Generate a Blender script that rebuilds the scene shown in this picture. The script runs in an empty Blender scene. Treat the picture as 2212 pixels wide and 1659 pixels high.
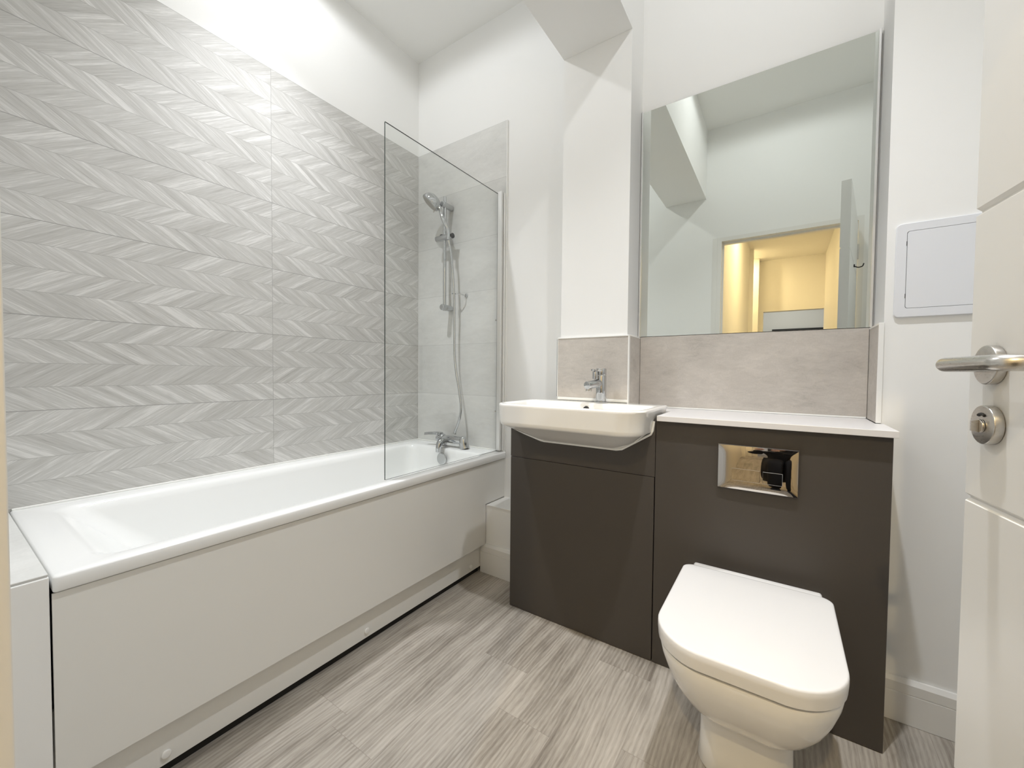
import bpy, bmesh, math, random
from mathutils import Vector, Matrix
random.seed(4)
S = bpy.context.scene
COL = S.collection
PI = math.pi

# ------------------------------------------------------------------ camera, world, exposure
W, H = 2212, 1659
cd = bpy.data.cameras.new('camera')
cam = bpy.data.objects.new('camera', cd)
COL.objects.link(cam)
S.camera = cam
F_PX, YAW, PITCH, ROLL = 866.03, 0.5926, -0.0280, 0.0088
cd.sensor_fit = 'HORIZONTAL'
cd.sensor_width = 36.0
cd.lens = F_PX / W * 36.0
cd.clip_start = 0.01
cd.clip_end = 60
fw = Vector((-math.sin(YAW) * math.cos(PITCH), math.cos(YAW) * math.cos(PITCH), math.sin(PITCH)))
rt = Vector((math.cos(YAW), math.sin(YAW), 0))
up = rt.cross(fw)
rt, up = rt * math.cos(ROLL) + up * math.sin(ROLL), up * math.cos(ROLL) - rt * math.sin(ROLL)
m4 = Matrix((rt, up, -fw)).transposed().to_4x4()
m4.translation = Vector((1.9522, -1.8106, 1.0428))
cam.matrix_world = m4

wd = bpy.data.worlds.new('world')
S.world = wd
wd.use_nodes = True
wd.node_tree.nodes['Background'].inputs[0].default_value = (0.9, 0.95, 1, 1)
wd.node_tree.nodes['Background'].inputs[1].default_value = 0.02
S.view_settings.view_transform = 'Standard'
S.view_settings.look = 'None'
S.view_settings.gamma = 1.0
S.view_settings.use_curve_mapping = False
S.view_settings.exposure = 0.23
S.cycles.max_bounces = 14
S.cycles.diffuse_bounces = 8
S.cycles.glossy_bounces = 8
S.cycles.transparent_max_bounces = 12
S.cycles.sample_clamp_indirect = 6.0
S.cycles.caustics_reflective = False
S.cycles.caustics_refractive = False

LIGHT_L = (0.47, -0.93)
LIGHT_R = (1.92, -0.93)
POWER = 15.0
POWER_BEAM = 106.0
POWER_HALL = 27.0


def lamp(name, loc, power, color, size, rot=(0, 0, 0), spread=180):
    l = bpy.data.lights.new(name, 'AREA')
    l.shape = 'DISK'
    l.size = size
    l.energy = power
    l.color = color
    l.spread = math.radians(spread)
    o = bpy.data.objects.new(name, l)
    o.location = loc
    o.rotation_euler = rot
    COL.objects.link(o)
    return o


def spot(name, loc, power, color, radius, angle, blend=1.0):
    l = bpy.data.lights.new(name, 'SPOT')
    l.energy = power
    l.color = color
    l.shadow_soft_size = radius
    l.spot_size = math.radians(angle)
    l.spot_blend = blend
    o = bpy.data.objects.new(name, l)
    o.location = loc
    COL.objects.link(o)
    return o


C_ROOM = (0.965, 0.985, 1.02)
C_HALL = (1.0, 0.77, 0.42)


# ------------------------------------------------------------------ material helpers
def mat(name, color=(0.8, 0.8, 0.8), rough=0.5, metal=0.0, spec=0.5, coat=0.0):
    m = bpy.data.materials.new(name)
    m.use_nodes = True
    b = m.node_tree.nodes['Principled BSDF']
    b.inputs['Base Color'].default_value = (*color, 1)
    b.inputs['Roughness'].default_value = rough
    b.inputs['Metallic'].default_value = metal
    b.inputs['Specular IOR Level'].default_value = spec
    b.inputs['Coat Weight'].default_value = coat
    b.inputs['Coat Roughness'].default_value = 0.05
    return m


class NT:
    """small node-writing helper"""
    def __init__(s, m):
        s.m = m
        s.t = m.node_tree
        s.b = s.t.nodes['Principled BSDF']

    def n(s, typ, **kw):
        x = s.t.nodes.new(typ)
        for k, v in kw.items():
            setattr(x, k, v)
        return x

    def link(s, a, b):
        s.t.links.new(a, b)

    def val(s, sock, v):
        if isinstance(v, (int, float)):
            sock.default_value = v
        elif isinstance(v, (tuple, list)):
            sock.default_value = v
        else:
            s.link(v, sock)

    def m_(s, op, a, b=0.0, c=0.0):
        x = s.n('ShaderNodeMath', operation=op)
        s.val(x.inputs[0], a)
        s.val(x.inputs[1], b)
        s.val(x.inputs[2], c)
        return x.outputs[0]

    def co(s):
        t = s.n('ShaderNodeTexCoord')
        sp = s.n('ShaderNodeSeparateXYZ')
        s.link(t.outputs['Object'], sp.inputs[0])
        return sp.outputs[0], sp.outputs[1], sp.outputs[2]

    def xyz(s, x, y, z):
        c = s.n('ShaderNodeCombineXYZ')
        s.val(c.inputs[0], x)
        s.val(c.inputs[1], y)
        s.val(c.inputs[2], z)
        return c.outputs[0]

    def noise(s, vec, scale=1.0, detail=2.0, rough=0.5, dist=0.0):
        x = s.n('ShaderNodeTexNoise')
        s.link(vec, x.inputs['Vector'])
        x.inputs['Scale'].default_value = scale
        x.inputs['Detail'].default_value = detail
        x.inputs['Roughness'].default_value = rough
        x.inputs['Distortion'].default_value = dist
        return x.outputs['Fac']

    def white(s, vec):
        x = s.n('ShaderNodeTexWhiteNoise', noise_dimensions='3D')
        s.link(vec, x.inputs['Vector'])
        return x.outputs['Value']

    def ramp(s, fac, stops):
        x = s.n('ShaderNodeValToRGB')
        e = x.color_ramp.elements
        while len(e) > 1:
            e.remove(e[-1])
        for i, (p, c) in enumerate(stops):
            el = e[0] if i == 0 else e.new(p)
            el.position = p
            el.color = (*c, 1)
        s.val(x.inputs[0], fac)
        return x.outputs[0]

    def mixc(s, fac, a, b, blend='MIX'):
        x = s.n('ShaderNodeMix', data_type='RGBA', blend_type=blend)
        s.val(x.inputs[0], fac)
        s.val(x.inputs[6], (*a, 1) if isinstance(a, tuple) else a)
        s.val(x.inputs[7], (*b, 1) if isinstance(b, tuple) else b)
        return x.outputs[2]

    def bump(s, h, strength=0.2, dist=0.002):
        x = s.n('ShaderNodeBump')
        x.inputs['Strength'].default_value = strength
        x.inputs['Distance'].default_value = dist
        s.link(h, x.inputs['Height'])
        s.link(x.outputs[0], s.b.inputs['Normal'])

    def line(s, v, period, half):
        """1 within half of a multiple of period"""
        f = s.m_('PINGPONG', v, period / 2)
        # pingpong is 0 at multiples of period
        return s.m_('LESS_THAN', f, half)


def srgb(r, g, b):
    f = lambda c: ((c / 255 + 0.055) / 1.055) ** 2.4 if c > 10 else c / 255 / 12.92
    return (f(r), f(g), f(b))


def mat_paint(name, color, rough=0.55, scale=260, strength=0.04):
    m = mat(name, color, rough, spec=0.3)
    t = NT(m)
    tc = t.n('ShaderNodeTexCoord')
    n1 = t.noise(tc.outputs['Object'], scale, 2, 0.5)
    n2 = t.noise(tc.outputs['Object'], 1.6, 2, 0.5)
    c = t.ramp(n2, [(0.3, tuple(x * 0.975 for x in color)), (0.7, color)])
    t.link(c, t.b.inputs['Base Color'])
    t.bump(n1, strength, 0.001)
    return m


def mat_chevron():
    m = mat('chevron_tile', (0.5, 0.5, 0.48), 0.42, spec=0.35)
    t = NT(m)
    x, y, z = t.co()
    d = t.m_('SUBTRACT', 2.41, z)                    # distance below the topmost joint
    band = t.m_('FLOOR', t.m_('DIVIDE', d, 0.075))
    f = t.m_('SUBTRACT', d, t.m_('MULTIPLY', band, 0.075))
    odd = t.m_('FLOORED_MODULO', band, 2.0)
    sgn = t.m_('SUBTRACT', 1.0, t.m_('MULTIPLY', odd, 2.0))
    s = t.m_('ADD', y, t.m_('MULTIPLY', sgn, t.m_('MULTIPLY', f, 1.5)))     # constant along a slanted strip
    along = t.m_('SUBTRACT', f, t.m_('MULTIPLY', sgn, t.m_('MULTIPLY', y, 0.66)))
    tile = t.m_('FLOOR', t.m_('DIVIDE', t.m_('ADD', y, 0.89), 0.9))
    seed = t.m_('ADD', t.m_('MULTIPLY', band, 3.71), t.m_('MULTIPLY', tile, 11.3))
    vA = t.xyz(t.m_('MULTIPLY', s, 24.0), seed, t.m_('MULTIPLY', along, 2.0))
    vB = t.xyz(t.m_('MULTIPLY', s, 120.0), seed, t.m_('MULTIPLY', along, 5.0))
    vC = t.xyz(t.m_('MULTIPLY', s, 420.0), seed, t.m_('MULTIPLY', along, 22.0))
    # soft strip tone: cells along s
    cell = t.white(t.xyz(t.m_('FLOOR', t.m_('DIVIDE', s, 0.031)), band, tile))
    a = t.noise(vA, 1.0, 2, 0.5)
    b = t.noise(vB, 1.0, 3, 0.6)
    c = t.noise(vC, 1.0, 2, 0.6)
    mixv = t.m_('ADD', t.m_('MULTIPLY', a, 0.36), t.m_('MULTIPLY', b, 0.36))
    mixv = t.m_('ADD', mixv, t.m_('MULTIPLY', c, 0.34))
    mixv = t.m_('ADD', mixv, t.m_('MULTIPLY', t.m_('SUBTRACT', cell, 0.5), 0.075))
    col = t.ramp(mixv, [(0.355, (0.385, 0.376, 0.358)), (0.42, (0.470, 0.462, 0.442)), (0.50, (0.525, 0.518, 0.498)),
                        (0.58, (0.585, 0.578, 0.560)), (0.635, (0.70, 0.692, 0.674))])
    bl = t.line(d, 0.075, 0.0010)
    joint = t.line(d, 0.3, 0.0013)
    vj = t.line(t.m_('ADD', y, 0.89), 0.9, 0.0009)
    col = t.mixc(t.m_('MULTIPLY', bl, 0.6), col, (0.36, 0.355, 0.34))
    g = t.m_('MAXIMUM', joint, vj)
    col = t.mixc(t.m_('MULTIPLY', g, 0.7), col, (0.30, 0.295, 0.285))
    t.link(col, t.b.inputs['Base Color'])
    h = t.m_('SUBTRACT', t.m_('MULTIPLY', b, 0.25), g)
    t.bump(h, 0.35, 0.0012)
    return m


def mat_stone(name, base, joints=False):
    m = mat(name, base, 0.45, spec=0.3)
    t = NT(m)
    x, y, z = t.co()
    n1 = t.noise(t.xyz(t.m_('MULTIPLY', x, 3.2), t.m_('MULTIPLY', y, 3.2), t.m_('MULTIPLY', z, 6.0)), 1.0, 4, 0.6, 0.3)
    n2 = t.noise(t.xyz(t.m_('MULTIPLY', x, 17.0), t.m_('MULTIPLY', y, 17.0), t.m_('MULTIPLY', z, 48.0)), 1.0, 6, 0.72, 0.9)
    n3 = t.noise(t.xyz(t.m_('MULTIPLY', x, 180.0), t.m_('MULTIPLY', y, 180.0), t.m_('MULTIPLY', z, 180.0)), 1.0, 2, 0.5)
    v = t.m_('ADD', t.m_('MULTIPLY', n1, 0.5), t.m_('ADD', t.m_('MULTIPLY', n2, 0.38), t.m_('MULTIPLY', n3, 0.12)))
    k = lambda q: tuple(min(1, c * q) for c in base)
    col = t.ramp(v, [(0.33, k(0.72)), (0.44, k(0.93)), (0.55, k(1.06)), (0.68, k(1.24))] if not joints else [(0.33, k(0.87)), (0.45, k(0.97)), (0.55, k(1.03)), (0.68, k(1.12))])
    if joints:
        j = t.line(t.m_('SUBTRACT', 2.41, z), 0.3, 0.0011)
        tone = t.white(t.xyz(t.m_('FLOOR', t.m_('DIVIDE', t.m_('SUBTRACT', 2.41, z), 0.3)), 3.0, 1.0))
        col = t.mixc(1.0, col, t.ramp(tone, [(0.0, (0.95, 0.95, 0.95)), (1.0, (1.04, 1.04, 1.04))]), 'MULTIPLY')
        col = t.mixc(t.m_('MULTIPLY', j, 0.6), col, k(0.62))
        t.bump(t.m_('SUBTRACT', t.m_('MULTIPLY', n2, 0.2), j), 0.3, 0.001)
    else:
        t.bump(n2, 0.08, 0.001)
    t.link(col, t.b.inputs['Base Color'])
    return m


def mat_floor():
    m = mat('oak_plank_floor', (0.36, 0.33, 0.30), 0.5, spec=0.35)
    t = NT(m)
    x, y, z = t.co()
    PW, L = 0.1815, 1.22
    u = t.m_('DIVIDE', t.m_('SUBTRACT', x, 0.698), PW)
    i = t.m_('FLOOR', u)
    off = t.m_('ADD', t.m_('ADD', -1.10, t.m_('MULTIPLY', i, -0.321)), t.m_('MULTIPLY', t.m_('MULTIPLY', i, i), 0.274))
    w = t.m_('SUBTRACT', y, off)
    k = t.m_('FLOOR', t.m_('DIVIDE', w, L))
    fx = t.m_('SUBTRACT', u, i)
    tone = t.white(t.xyz(i, k, 5.0))
    s1 = t.m_('MULTIPLY', tone, 37.0)
    warp = t.noise(t.xyz(t.m_('MULTIPLY', x, 9.0), t.m_('MULTIPLY', y, 2.2), s1), 1.0, 2, 0.5)
    xx = t.m_('ADD', x, t.m_('MULTIPLY', t.m_('SUBTRACT', warp, 0.5), 0.045))
    g1 = t.noise(t.xyz(t.m_('MULTIPLY', xx, 36.0), t.m_('MULTIPLY', y, 2.4), s1), 1.0, 5, 0.62)
    g2 = t.noise(t.xyz(t.m_('MULTIPLY', xx, 300.0), t.m_('MULTIPLY', y, 26.0), s1), 1.0, 3, 0.6)
    g3 = t.noise(t.xyz(t.m_('MULTIPLY', x, 7.0), t.m_('MULTIPLY', y, 2.0), s1), 1.0, 3, 0.5)
    wave = t.n('ShaderNodeTexWave', wave_type='BANDS', bands_direction='X')
    t.link(t.xyz(t.m_('MULTIPLY', xx, 20.0), t.m_('MULTIPLY', y, 1.0), s1), wave.inputs['Vector'])
    wave.inputs['Scale'].default_value = 1.2
    wave.inputs['Distortion'].default_value = 7.0
    wave.inputs['Detail'].default_value = 3.0
    wave.inputs['Detail Scale'].default_value = 0.8
    v = t.m_('ADD', t.m_('MULTIPLY', g1, 0.40), t.m_('MULTIPLY', g2, 0.19))
    v = t.m_('ADD', v, t.m_('MULTIPLY', g3, 0.36))
    v = t.m_('ADD', v, t.m_('MULTIPLY', wave.outputs['Fac'], 0.07))
    v = t.m_('ADD', v, t.m_('MULTIPLY', t.m_('SUBTRACT', tone, 0.5), 0.035))
    col = t.ramp(v, [(0.35, srgb(116, 108, 99)), (0.445, srgb(143, 136, 126)), (0.52, srgb(163, 156, 146)), (0.60, srgb(178, 171, 161)),
                     (0.70, srgb(193, 187, 178))])
    # knots: sparse dark ovals
    vo = t.n('ShaderNodeTexVoronoi', feature='F1')
    t.link(t.xyz(t.m_('MULTIPLY', x, 5.5), t.m_('MULTIPLY', y, 1.9), 0.3), vo.inputs['Vector'])
    vo.inputs['Scale'].default_value = 1.0
    kn = t.ramp(vo.outputs['Distance'], [(0.0, (1, 1, 1)), (0.05, (0.55, 0.55, 0.55)), (0.13, (0, 0, 0))])
    col = t.mixc(t.m_('MULTIPLY', kn, 0.45), col, srgb(95, 87, 78))
    e = t.m_('LESS_THAN', t.m_('MINIMUM', fx, t.m_('SUBTRACT', 1.0, fx)), 0.0055)
    kk = t.m_('DIVIDE', w, L)
    fk = t.m_('SUBTRACT', kk, k)
    e2 = t.m_('LESS_THAN', t.m_('MINIMUM', fk, t.m_('SUBTRACT', 1.0, fk)), 0.0008)
    ed = t.m_('MAXIMUM', t.m_('MULTIPLY', e, 0.22), t.m_('MULTIPLY', e2, 0.32))
    col = t.mixc(ed, col, srgb(112, 104, 95))
    t.link(col, t.b.inputs['Base Color'])
    t.bump(g2, 0.06, 0.0008)
    return m


def mat_glass():
    """thin clear pane: lets light straight through, with a Fresnel surface reflection"""
    m = bpy.data.materials.new('clear_glass')
    m.use_nodes = True
    t = m.node_tree
    t.nodes.clear()
    o = t.nodes.new('ShaderNodeOutputMaterial')
    tr = t.nodes.new('ShaderNodeBsdfTransparent')
    tr.inputs[0].default_value = (0.982, 0.990, 0.986, 1)
    gl = t.nodes.new('ShaderNodeBsdfGlossy')
    gl.inputs['Roughness'].default_value = 0.0
    lw = t.nodes.new('ShaderNodeLayerWeight')
    lw.inputs['Blend'].default_value = 0.5
    pw = t.nodes.new('ShaderNodeMath')
    pw.operation = 'POWER'
    pw.inputs[1].default_value = 5.0
    t.links.new(lw.outputs['Facing'], pw.inputs[0])
    fr = t.nodes.new('ShaderNodeMath')
    fr.operation = 'MULTIPLY_ADD'
    fr.inputs[1].default_value = 0.96
    fr.inputs[2].default_value = 0.04
    t.links.new(pw.outputs[0], fr.inputs[0])
    mx = t.nodes.new('ShaderNodeMixShader')
    t.links.new(fr.outputs[0], mx.inputs[0])
    t.links.new(tr.outputs[0], mx.inputs[1])
    t.links.new(gl.outputs[0], mx.inputs[2])
    t.links.new(mx.outputs[0], o.inputs[0])
    return m


def mat_emit(name, color, strength):
    m = mat(name, color, 0.4)
    b = m.node_tree.nodes['Principled BSDF']
    b.inputs['Emission Color'].default_value = (*color, 1)
    b.inputs['Emission Strength'].default_value = strength
    return m


def mat_brushed(name, color, rough):
    m = mat(name, color, rough, 1.0)
    t = NT(m)
    x, y, z = t.co()
    n = t.noise(t.xyz(t.m_('MULTIPLY', x, 80.0), t.m_('MULTIPLY', y, 80.0), t.m_('MULTIPLY', z, 1400.0)), 1.0, 2, 0.5)
    r = t.m_('ADD', rough - 0.02, t.m_('MULTIPLY', n, 0.04))
    t.link(r, t.b.inputs['Roughness'])
    return m


M = dict(
    wall=mat_paint('white_wall_paint', (0.87, 0.87, 0.855)),
    ceil=mat_paint('white_ceiling_paint', (0.86, 0.86, 0.84)),
    wood_white=mat_paint('white_satin_woodwork', (0.80, 0.79, 0.76), 0.32, 60, 0.02),
    door=mat_paint('white_door_paint', (0.82, 0.815, 0.79), 0.35, 90, 0.02),
    chevron=mat_chevron(),
    stone=mat_stone('pale_concrete_tile', (0.66, 0.66, 0.64), True),
    splash=mat_stone('warm_grey_concrete_tile', (0.53, 0.495, 0.455)),
    floor=mat_floor(),
    acrylic=mat('white_acrylic', (0.86, 0.865, 0.855), 0.14, spec=0.5),
    panel=mat('white_gloss_panel', (0.80, 0.795, 0.765), 0.16, spec=0.5),
    ceramic=mat('white_ceramic', (0.86, 0.85, 0.82), 0.07, spec=0.55),
    seat=mat('white_seat_plastic', (0.80, 0.795, 0.79), 0.17, spec=0.5),
    dark=mat_paint('charcoal_matt_board', (0.070, 0.061, 0.053), 0.42, 400, 0.03),
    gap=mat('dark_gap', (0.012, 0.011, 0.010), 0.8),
    worktop=mat('white_laminate', (0.76, 0.75, 0.755), 0.3),
    trim=mat('white_plastic_trim', (0.86, 0.86, 0.84), 0.3),
    silicone=mat('white_silicone', (0.85, 0.85, 0.82), 0.4),
    chrome=mat('polished_chrome', (0.56, 0.57, 0.58), 0.05, 1.0),
    platechrome=mat('mirror_chrome', (0.60, 0.585, 0.57), 0.015, 1.0),
    steel=mat_brushed('brushed_steel', (0.60, 0.58, 0.55), 0.28),
    mirror=mat('silvered_glass', (0.755, 0.785, 0.745), 0.0, 1.0),
    glass=mat_glass(),
    glassedge=mat('dark_glass_edge', (0.05, 0.065, 0.06), 0.15),
    profile=mat('satin_aluminium', (0.80, 0.80, 0.79), 0.33, 0.75),
    hatch=mat('cool_white_plastic', (0.76, 0.775, 0.81), 0.35),
    rubber=mat('black_plastic', (0.02, 0.02, 0.02), 0.5),
    lens=mat_emit('lit_lamp_lens', (1.0, 0.95, 0.87), 60.0),
    lens_hall=mat_emit('lit_warm_lens', (1.0, 0.72, 0.38), 30.0),
    hole=mat('dark_hole', (0.03, 0.03, 0.03), 0.5),
    hall=mat_paint('hallway_wall_paint', (0.82, 0.80, 0.76)),
    far=mat_paint('far_room_wall_paint', (0.72, 0.72, 0.71)),
    cloth=mat('black_cloth', (0.012, 0.012, 0.014), 0.85),
    lips=mat('lips', (0.42, 0.19, 0.16), 0.45),
    skin=mat('skin', (0.50, 0.30, 0.22), 0.5),
)


# ------------------------------------------------------------------ mesh builder (world coordinates)
class MB:
    def __init__(s):
        s.bm = bmesh.new()

    def box(s, x0, x1, y0, y1, z0, z1, bev=0.0, seg=2):
        x0, x1 = min(x0, x1), max(x0, x1)
        y0, y1 = min(y0, y1), max(y0, y1)
        z0, z1 = min(z0, z1), max(z0, z1)
        t = bmesh.new()
        v = [t.verts.new((x, y, z)) for x in (x0, x1) for y in (y0, y1) for z in (z0, z1)]
        for f in ((0, 1, 3, 2), (4, 6, 7, 5), (0, 4, 5, 1), (2, 3, 7, 6), (0, 2, 6, 4), (1, 5, 7, 3)):
            t.faces.new([v[i] for i in f])
        if bev > 0:
            bmesh.ops.bevel(t, geom=list(t.edges), offset=bev, segments=seg, affect='EDGES', profile=0.5)
        s.merge(t)
        return s

    def merge(s, t):
        me = bpy.data.meshes.new('tmp')
        t.to_mesh(me)
        t.free()
        s.bm.from_mesh(me)
        bpy.data.meshes.remove(me)

    def rings(s, rings, cap0=True, cap1=True, closed=True):
        vs = [[s.bm.verts.new(p) for p in r] for r in rings]
        n = len(vs[0])
        for a, b in zip(vs[:-1], vs[1:]):
            for i in range(n if closed else n - 1):
                j = (i + 1) % n
                s.bm.faces.new((a[i], a[j], b[j], b[i]))
        if cap0:
            s.bm.faces.new(list(reversed(vs[0])))
        if cap1:
            s.bm.faces.new(vs[-1])
        return s

    def tube(s, pts, r, n=16, cap=True):
        pts = [Vector(p) for p in pts]
        rr = r if isinstance(r, (list, tuple)) else [r] * len(pts)
        prev = None
        rings = []
        for i, p in enumerate(pts):
            if i == 0:
                d = pts[1] - p
            elif i == len(pts) - 1:
                d = p - pts[i - 1]
            else:
                d = (pts[i + 1] - p).normalized() + (p - pts[i - 1]).normalized()
            d.normalize()
            if prev is None:
                a = Vector((0, 0, 1)) if abs(d.z) < 0.9 else Vector((1, 0, 0))
                u = d.cross(a).normalized()
            else:
                u = (prev - d * prev.dot(d)).normalized()
            prev = u
            w = d.cross(u)
            rings.append([p + (u * math.cos(2 * PI * k / n) + w * math.sin(2 * PI * k / n)) * rr[i] for k in range(n)])
        return s.rings(rings, cap, cap)

    def cyl(s, p0, p1, r, r1=None, n=24, bev=0.0):
        p0, p1 = Vector(p0), Vector(p1)
        r1 = r if r1 is None else r1
        if bev <= 0:
            return s.tube([p0, p1], [r, r1], n)
        d = (p1 - p0).normalized()
        pts, rad = [], []
        for k in range(4):
            a = k / 3 * PI / 2
            pts.append(p0 + d * bev * (1 - math.sin(a)))
            rad.append(r - bev + bev * math.cos(a))
        pts.reverse(); rad.reverse()
        q, qr = [], []
        for k in range(4):
            a = k / 3 * PI / 2
            q.append(p1 - d * bev * (1 - math.sin(a)))
            qr.append(r1 - bev + bev * math.cos(a))
        # start cap goes small -> full
        pts0 = list(reversed([(p, x) for p, x in zip(pts, rad)]))
        seq = sorted(pts0, key=lambda e: (e[0] - p0).dot(d)) + sorted(zip(q, qr), key=lambda e: (e[0] - p0).dot(d))
        return s.tube([e[0] for e in seq], [max(e[1], 1e-4) for e in seq], n)

    def prism(s, poly, a0, a1, axis='x', bev=0.0):
        """extrude a 2D polygon along an axis; poly in the two other axes (in x,y,z order)"""
        t = bmesh.new()

        def P(a, q):
            return {'x': (a, q[0], q[1]), 'y': (q[0], a, q[1]), 'z': (q[0], q[1], a)}[axis]
        A = [t.verts.new(P(a0, q)) for q in poly]
        B = [t.verts.new(P(a1, q)) for q in poly]
        n = len(poly)
        t.faces.new(A)
        t.faces.new(list(reversed(B)))
        for i in range(n):
            j = (i + 1) % n
            t.faces.new((A[j], A[i], B[i], B[j]))
        bmesh.ops.recalc_face_normals(t, faces=list(t.faces))
        if bev > 0:
            bmesh.ops.bevel(t, geom=list(t.edges), offset=bev, segments=2, affect='EDGES', profile=0.5)
        s.merge(t)
        return s


def rr(x0, x1, y0, y1, z, r, n=8, bulge=0.0):
    """rounded rectangle ring, counter-clockwise; r = one radius or (r at y0 side, r at y1 side)"""
    ra, rb = r if isinstance(r, tuple) else (r, r)
    xc, hw = (x0 + x1) / 2, (x1 - x0) / 2
    out = []
    for (cx, cy, q, a0) in ((x1 - ra, y0 + ra, ra, -PI / 2), (x1 - rb, y1 - rb, rb, 0), (x0 + rb, y1 - rb, rb, PI / 2), (x0 + ra, y0 + ra, ra, PI)):
        for k in range(n + 1):
            a = a0 + PI / 2 * k / n
            px, py = cx + q * math.cos(a), cy + q * math.sin(a)
            if bulge and py < (y0 + y1) / 2:
                py -= bulge * max(0, 1 - ((px - xc) / hw) ** 2)
            out.append((px, py, z))
    return out


def obj(name, mb, m, parent=None, smooth=None, local=False):
    bm = mb.bm
    bmesh.ops.remove_doubles(bm, verts=list(bm.verts), dist=1e-6)
    bmesh.ops.recalc_face_normals(bm, faces=list(bm.faces))
    if parent is not None and not local:
        L = parent
        off = Vector((0, 0, 0))
        while L is not None:
            off += Vector(L.location)
            L = L.parent
        for v in bm.verts:
            v.co -= off
    me = bpy.data.meshes.new(name)
    bm.to_mesh(me)
    bm.free()
    for mm in (m if isinstance(m, list) else [m]):
        me.materials.append(mm)
    if smooth is not None:
        for p in me.polygons:
            p.use_smooth = True
        me.set_sharp_from_angle(angle=math.radians(smooth))
    o = bpy.data.objects.new(name, me)
    COL.objects.link(o)
    if parent is not None:
        o.parent = parent
    return o


def tag(o, label=None, cat=None, group=None, kind=None):
    if label: o['label'] = label
    if cat: o['category'] = cat
    if group: o['group'] = group
    if kind: o['kind'] = kind
    return o


def thing(name, loc, label, cat, group=None, kind=None, rz=0.0):
    o = bpy.data.objects.new(name, None)
    o.empty_display_size = 0.05
    o.location = loc
    o.rotation_euler = (0, 0, rz)
    COL.objects.link(o)
    return tag(o, label, cat, group, kind)


def smoothpath(pts, sub=8):
    """Catmull-Rom"""
    P = [Vector(p) for p in pts]
    P = [P[0] * 2 - P[1]] + P + [P[-1] * 2 - P[-2]]
    out = []
    for i in range(1, len(P) - 2):
        for k in range(sub):
            t = k / sub
            a, b, c, d = P[i - 1], P[i], P[i + 1], P[i + 2]
            out.append(0.5 * ((2 * b) + (c - a) * t + (2 * a - 5 * b + 4 * c - d) * t * t + (3 * b - a - 3 * c + d) * t ** 3))
    out.append(P[-2])
    return out


# ------------------------------------------------------------------ setting
YF = -1.779          # inner face of the door wall
XR = 2.62
ZC = 3.0
XC0, XC1, YC = 1.101, 1.411, -0.145    # boxed column
XS, YS = 2.206, -0.16                  # nearer wall stretch on the right
BZ = 2.459
JL, JR, JH = 1.53, 2.36, 2.10          # door opening inside the lining


def struct(name, mb, m, label, cat, parent=None, smooth=None):
    o = obj(name, mb, m, parent, smooth)
    if parent is None:
        tag(o, label, cat, kind='structure')
    return o


struct('floor', MB().box(-0.13, XR + 0.1, YF - 0.12, 0.13, -0.1, 0), M['floor'], 'grey oak plank floor of the bathroom', 'floor')
struct('ceiling', MB().box(-0.13, XR + 0.1, YF - 0.12, 0.13, ZC, ZC + 0.1), M['ceil'], 'plain white bathroom ceiling above the boxed beam', 'ceiling')
wl = struct('wall_left', MB().box(-0.13, -0.01, YF - 0.12, 0.13, 0, ZC), M['wall'], 'white wall along the bath with chevron tiles below', 'wall')
obj('chevron_tiling', MB().box(-0.0098, 0, YF + 0.001, 0.0, 0.30, 2.41), M['chevron'], wl)['label'] = 'pale grey chevron patterned wall tiles'
wb = struct('wall_back', MB().box(-0.01, XR, 0.01, 0.13, 0, ZC), M['wall'], 'white end wall behind the shower, mirror and column', 'wall')
obj('stone_tiling', MB().box(0.0005, 0.686, 0.0, 0.0098, 0.30, 2.41), M['stone'], wb)['label'] = 'pale concrete look tiles behind the shower'
obj('tile_trim', MB().box(0.686, 0.6895, -0.0012, 0.0098, 0.30, 2.411), M['trim'], wb)
obj('splashback_tile', MB().box(1.424, 2.194, 0.0, 0.0098, 0.898, 1.206), M['splash'], wb)['label'] = 'warm grey tile strip below the mirror'
wc = struct('wall_column', MB().box(XC0, XC1, YC, 0.0098, 0, ZC), M['wall'], 'narrow white boxed column beside the mirror, behind the basin tap', 'wall')
obj('splashback_tile', MB().box(1.094, 1.4185, YC - 0.012, YC - 0.0002, 0.935, 1.2), M['splash'], wc)['label'] = 'warm grey tile behind the tap'
obj('splashback_return_tile', MB().box(XC1 + 0.0002, 1.4225, YC + 0.0005, -0.0005, 0.898, 1.2), M['splash'], wc)
tt = MB()
tt.box(1.094, 1.4215, YC - 0.0145, YC, 1.2, 1.2055, 0.001, 1)
tt.box(1.0905, 1.094, YC - 0.0145, YC, 0.935, 1.2055, 0.001, 1)
tt.box(1.4185, 1.4235, YC - 0.0145, YC + 0.0003, 0.898, 1.2055, 0.001, 1)
tt.box(XC1, 1.4235, YC, -0.0005, 1.2, 1.2055, 0.001, 1)
obj('tile_trim', tt, M['trim'], wc)
obj('trim_shade_strip', MB().box(1.0872, 1.0903, YC - 0.0105, YC - 0.0005, 0.936, 1.199), M['gap'], wc)  # dark strip standing in for the shade beside the left tile trim
ws = struct('wall_right_front', MB().box(XS, XR, YS, 0.0098, 0, ZC), M['wall'], 'white wall stretch behind the open door holding the hatch', 'wall')
obj('splashback_return_tile', MB().box(XS - 0.0105, XS - 0.0002, YS, -0.0005, 0.898, 1.2), M['splash'], ws)
tt = MB()
tt.box(XS - 0.012, XS + 0.001, YS - 0.005, YS, 0.898, 1.2055, 0.001, 1)
tt.box(XS - 0.012, XS, YS, -0.0005, 1.2, 1.2055, 0.001, 1)
obj('tile_trim', tt, M['trim'], ws)
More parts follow.
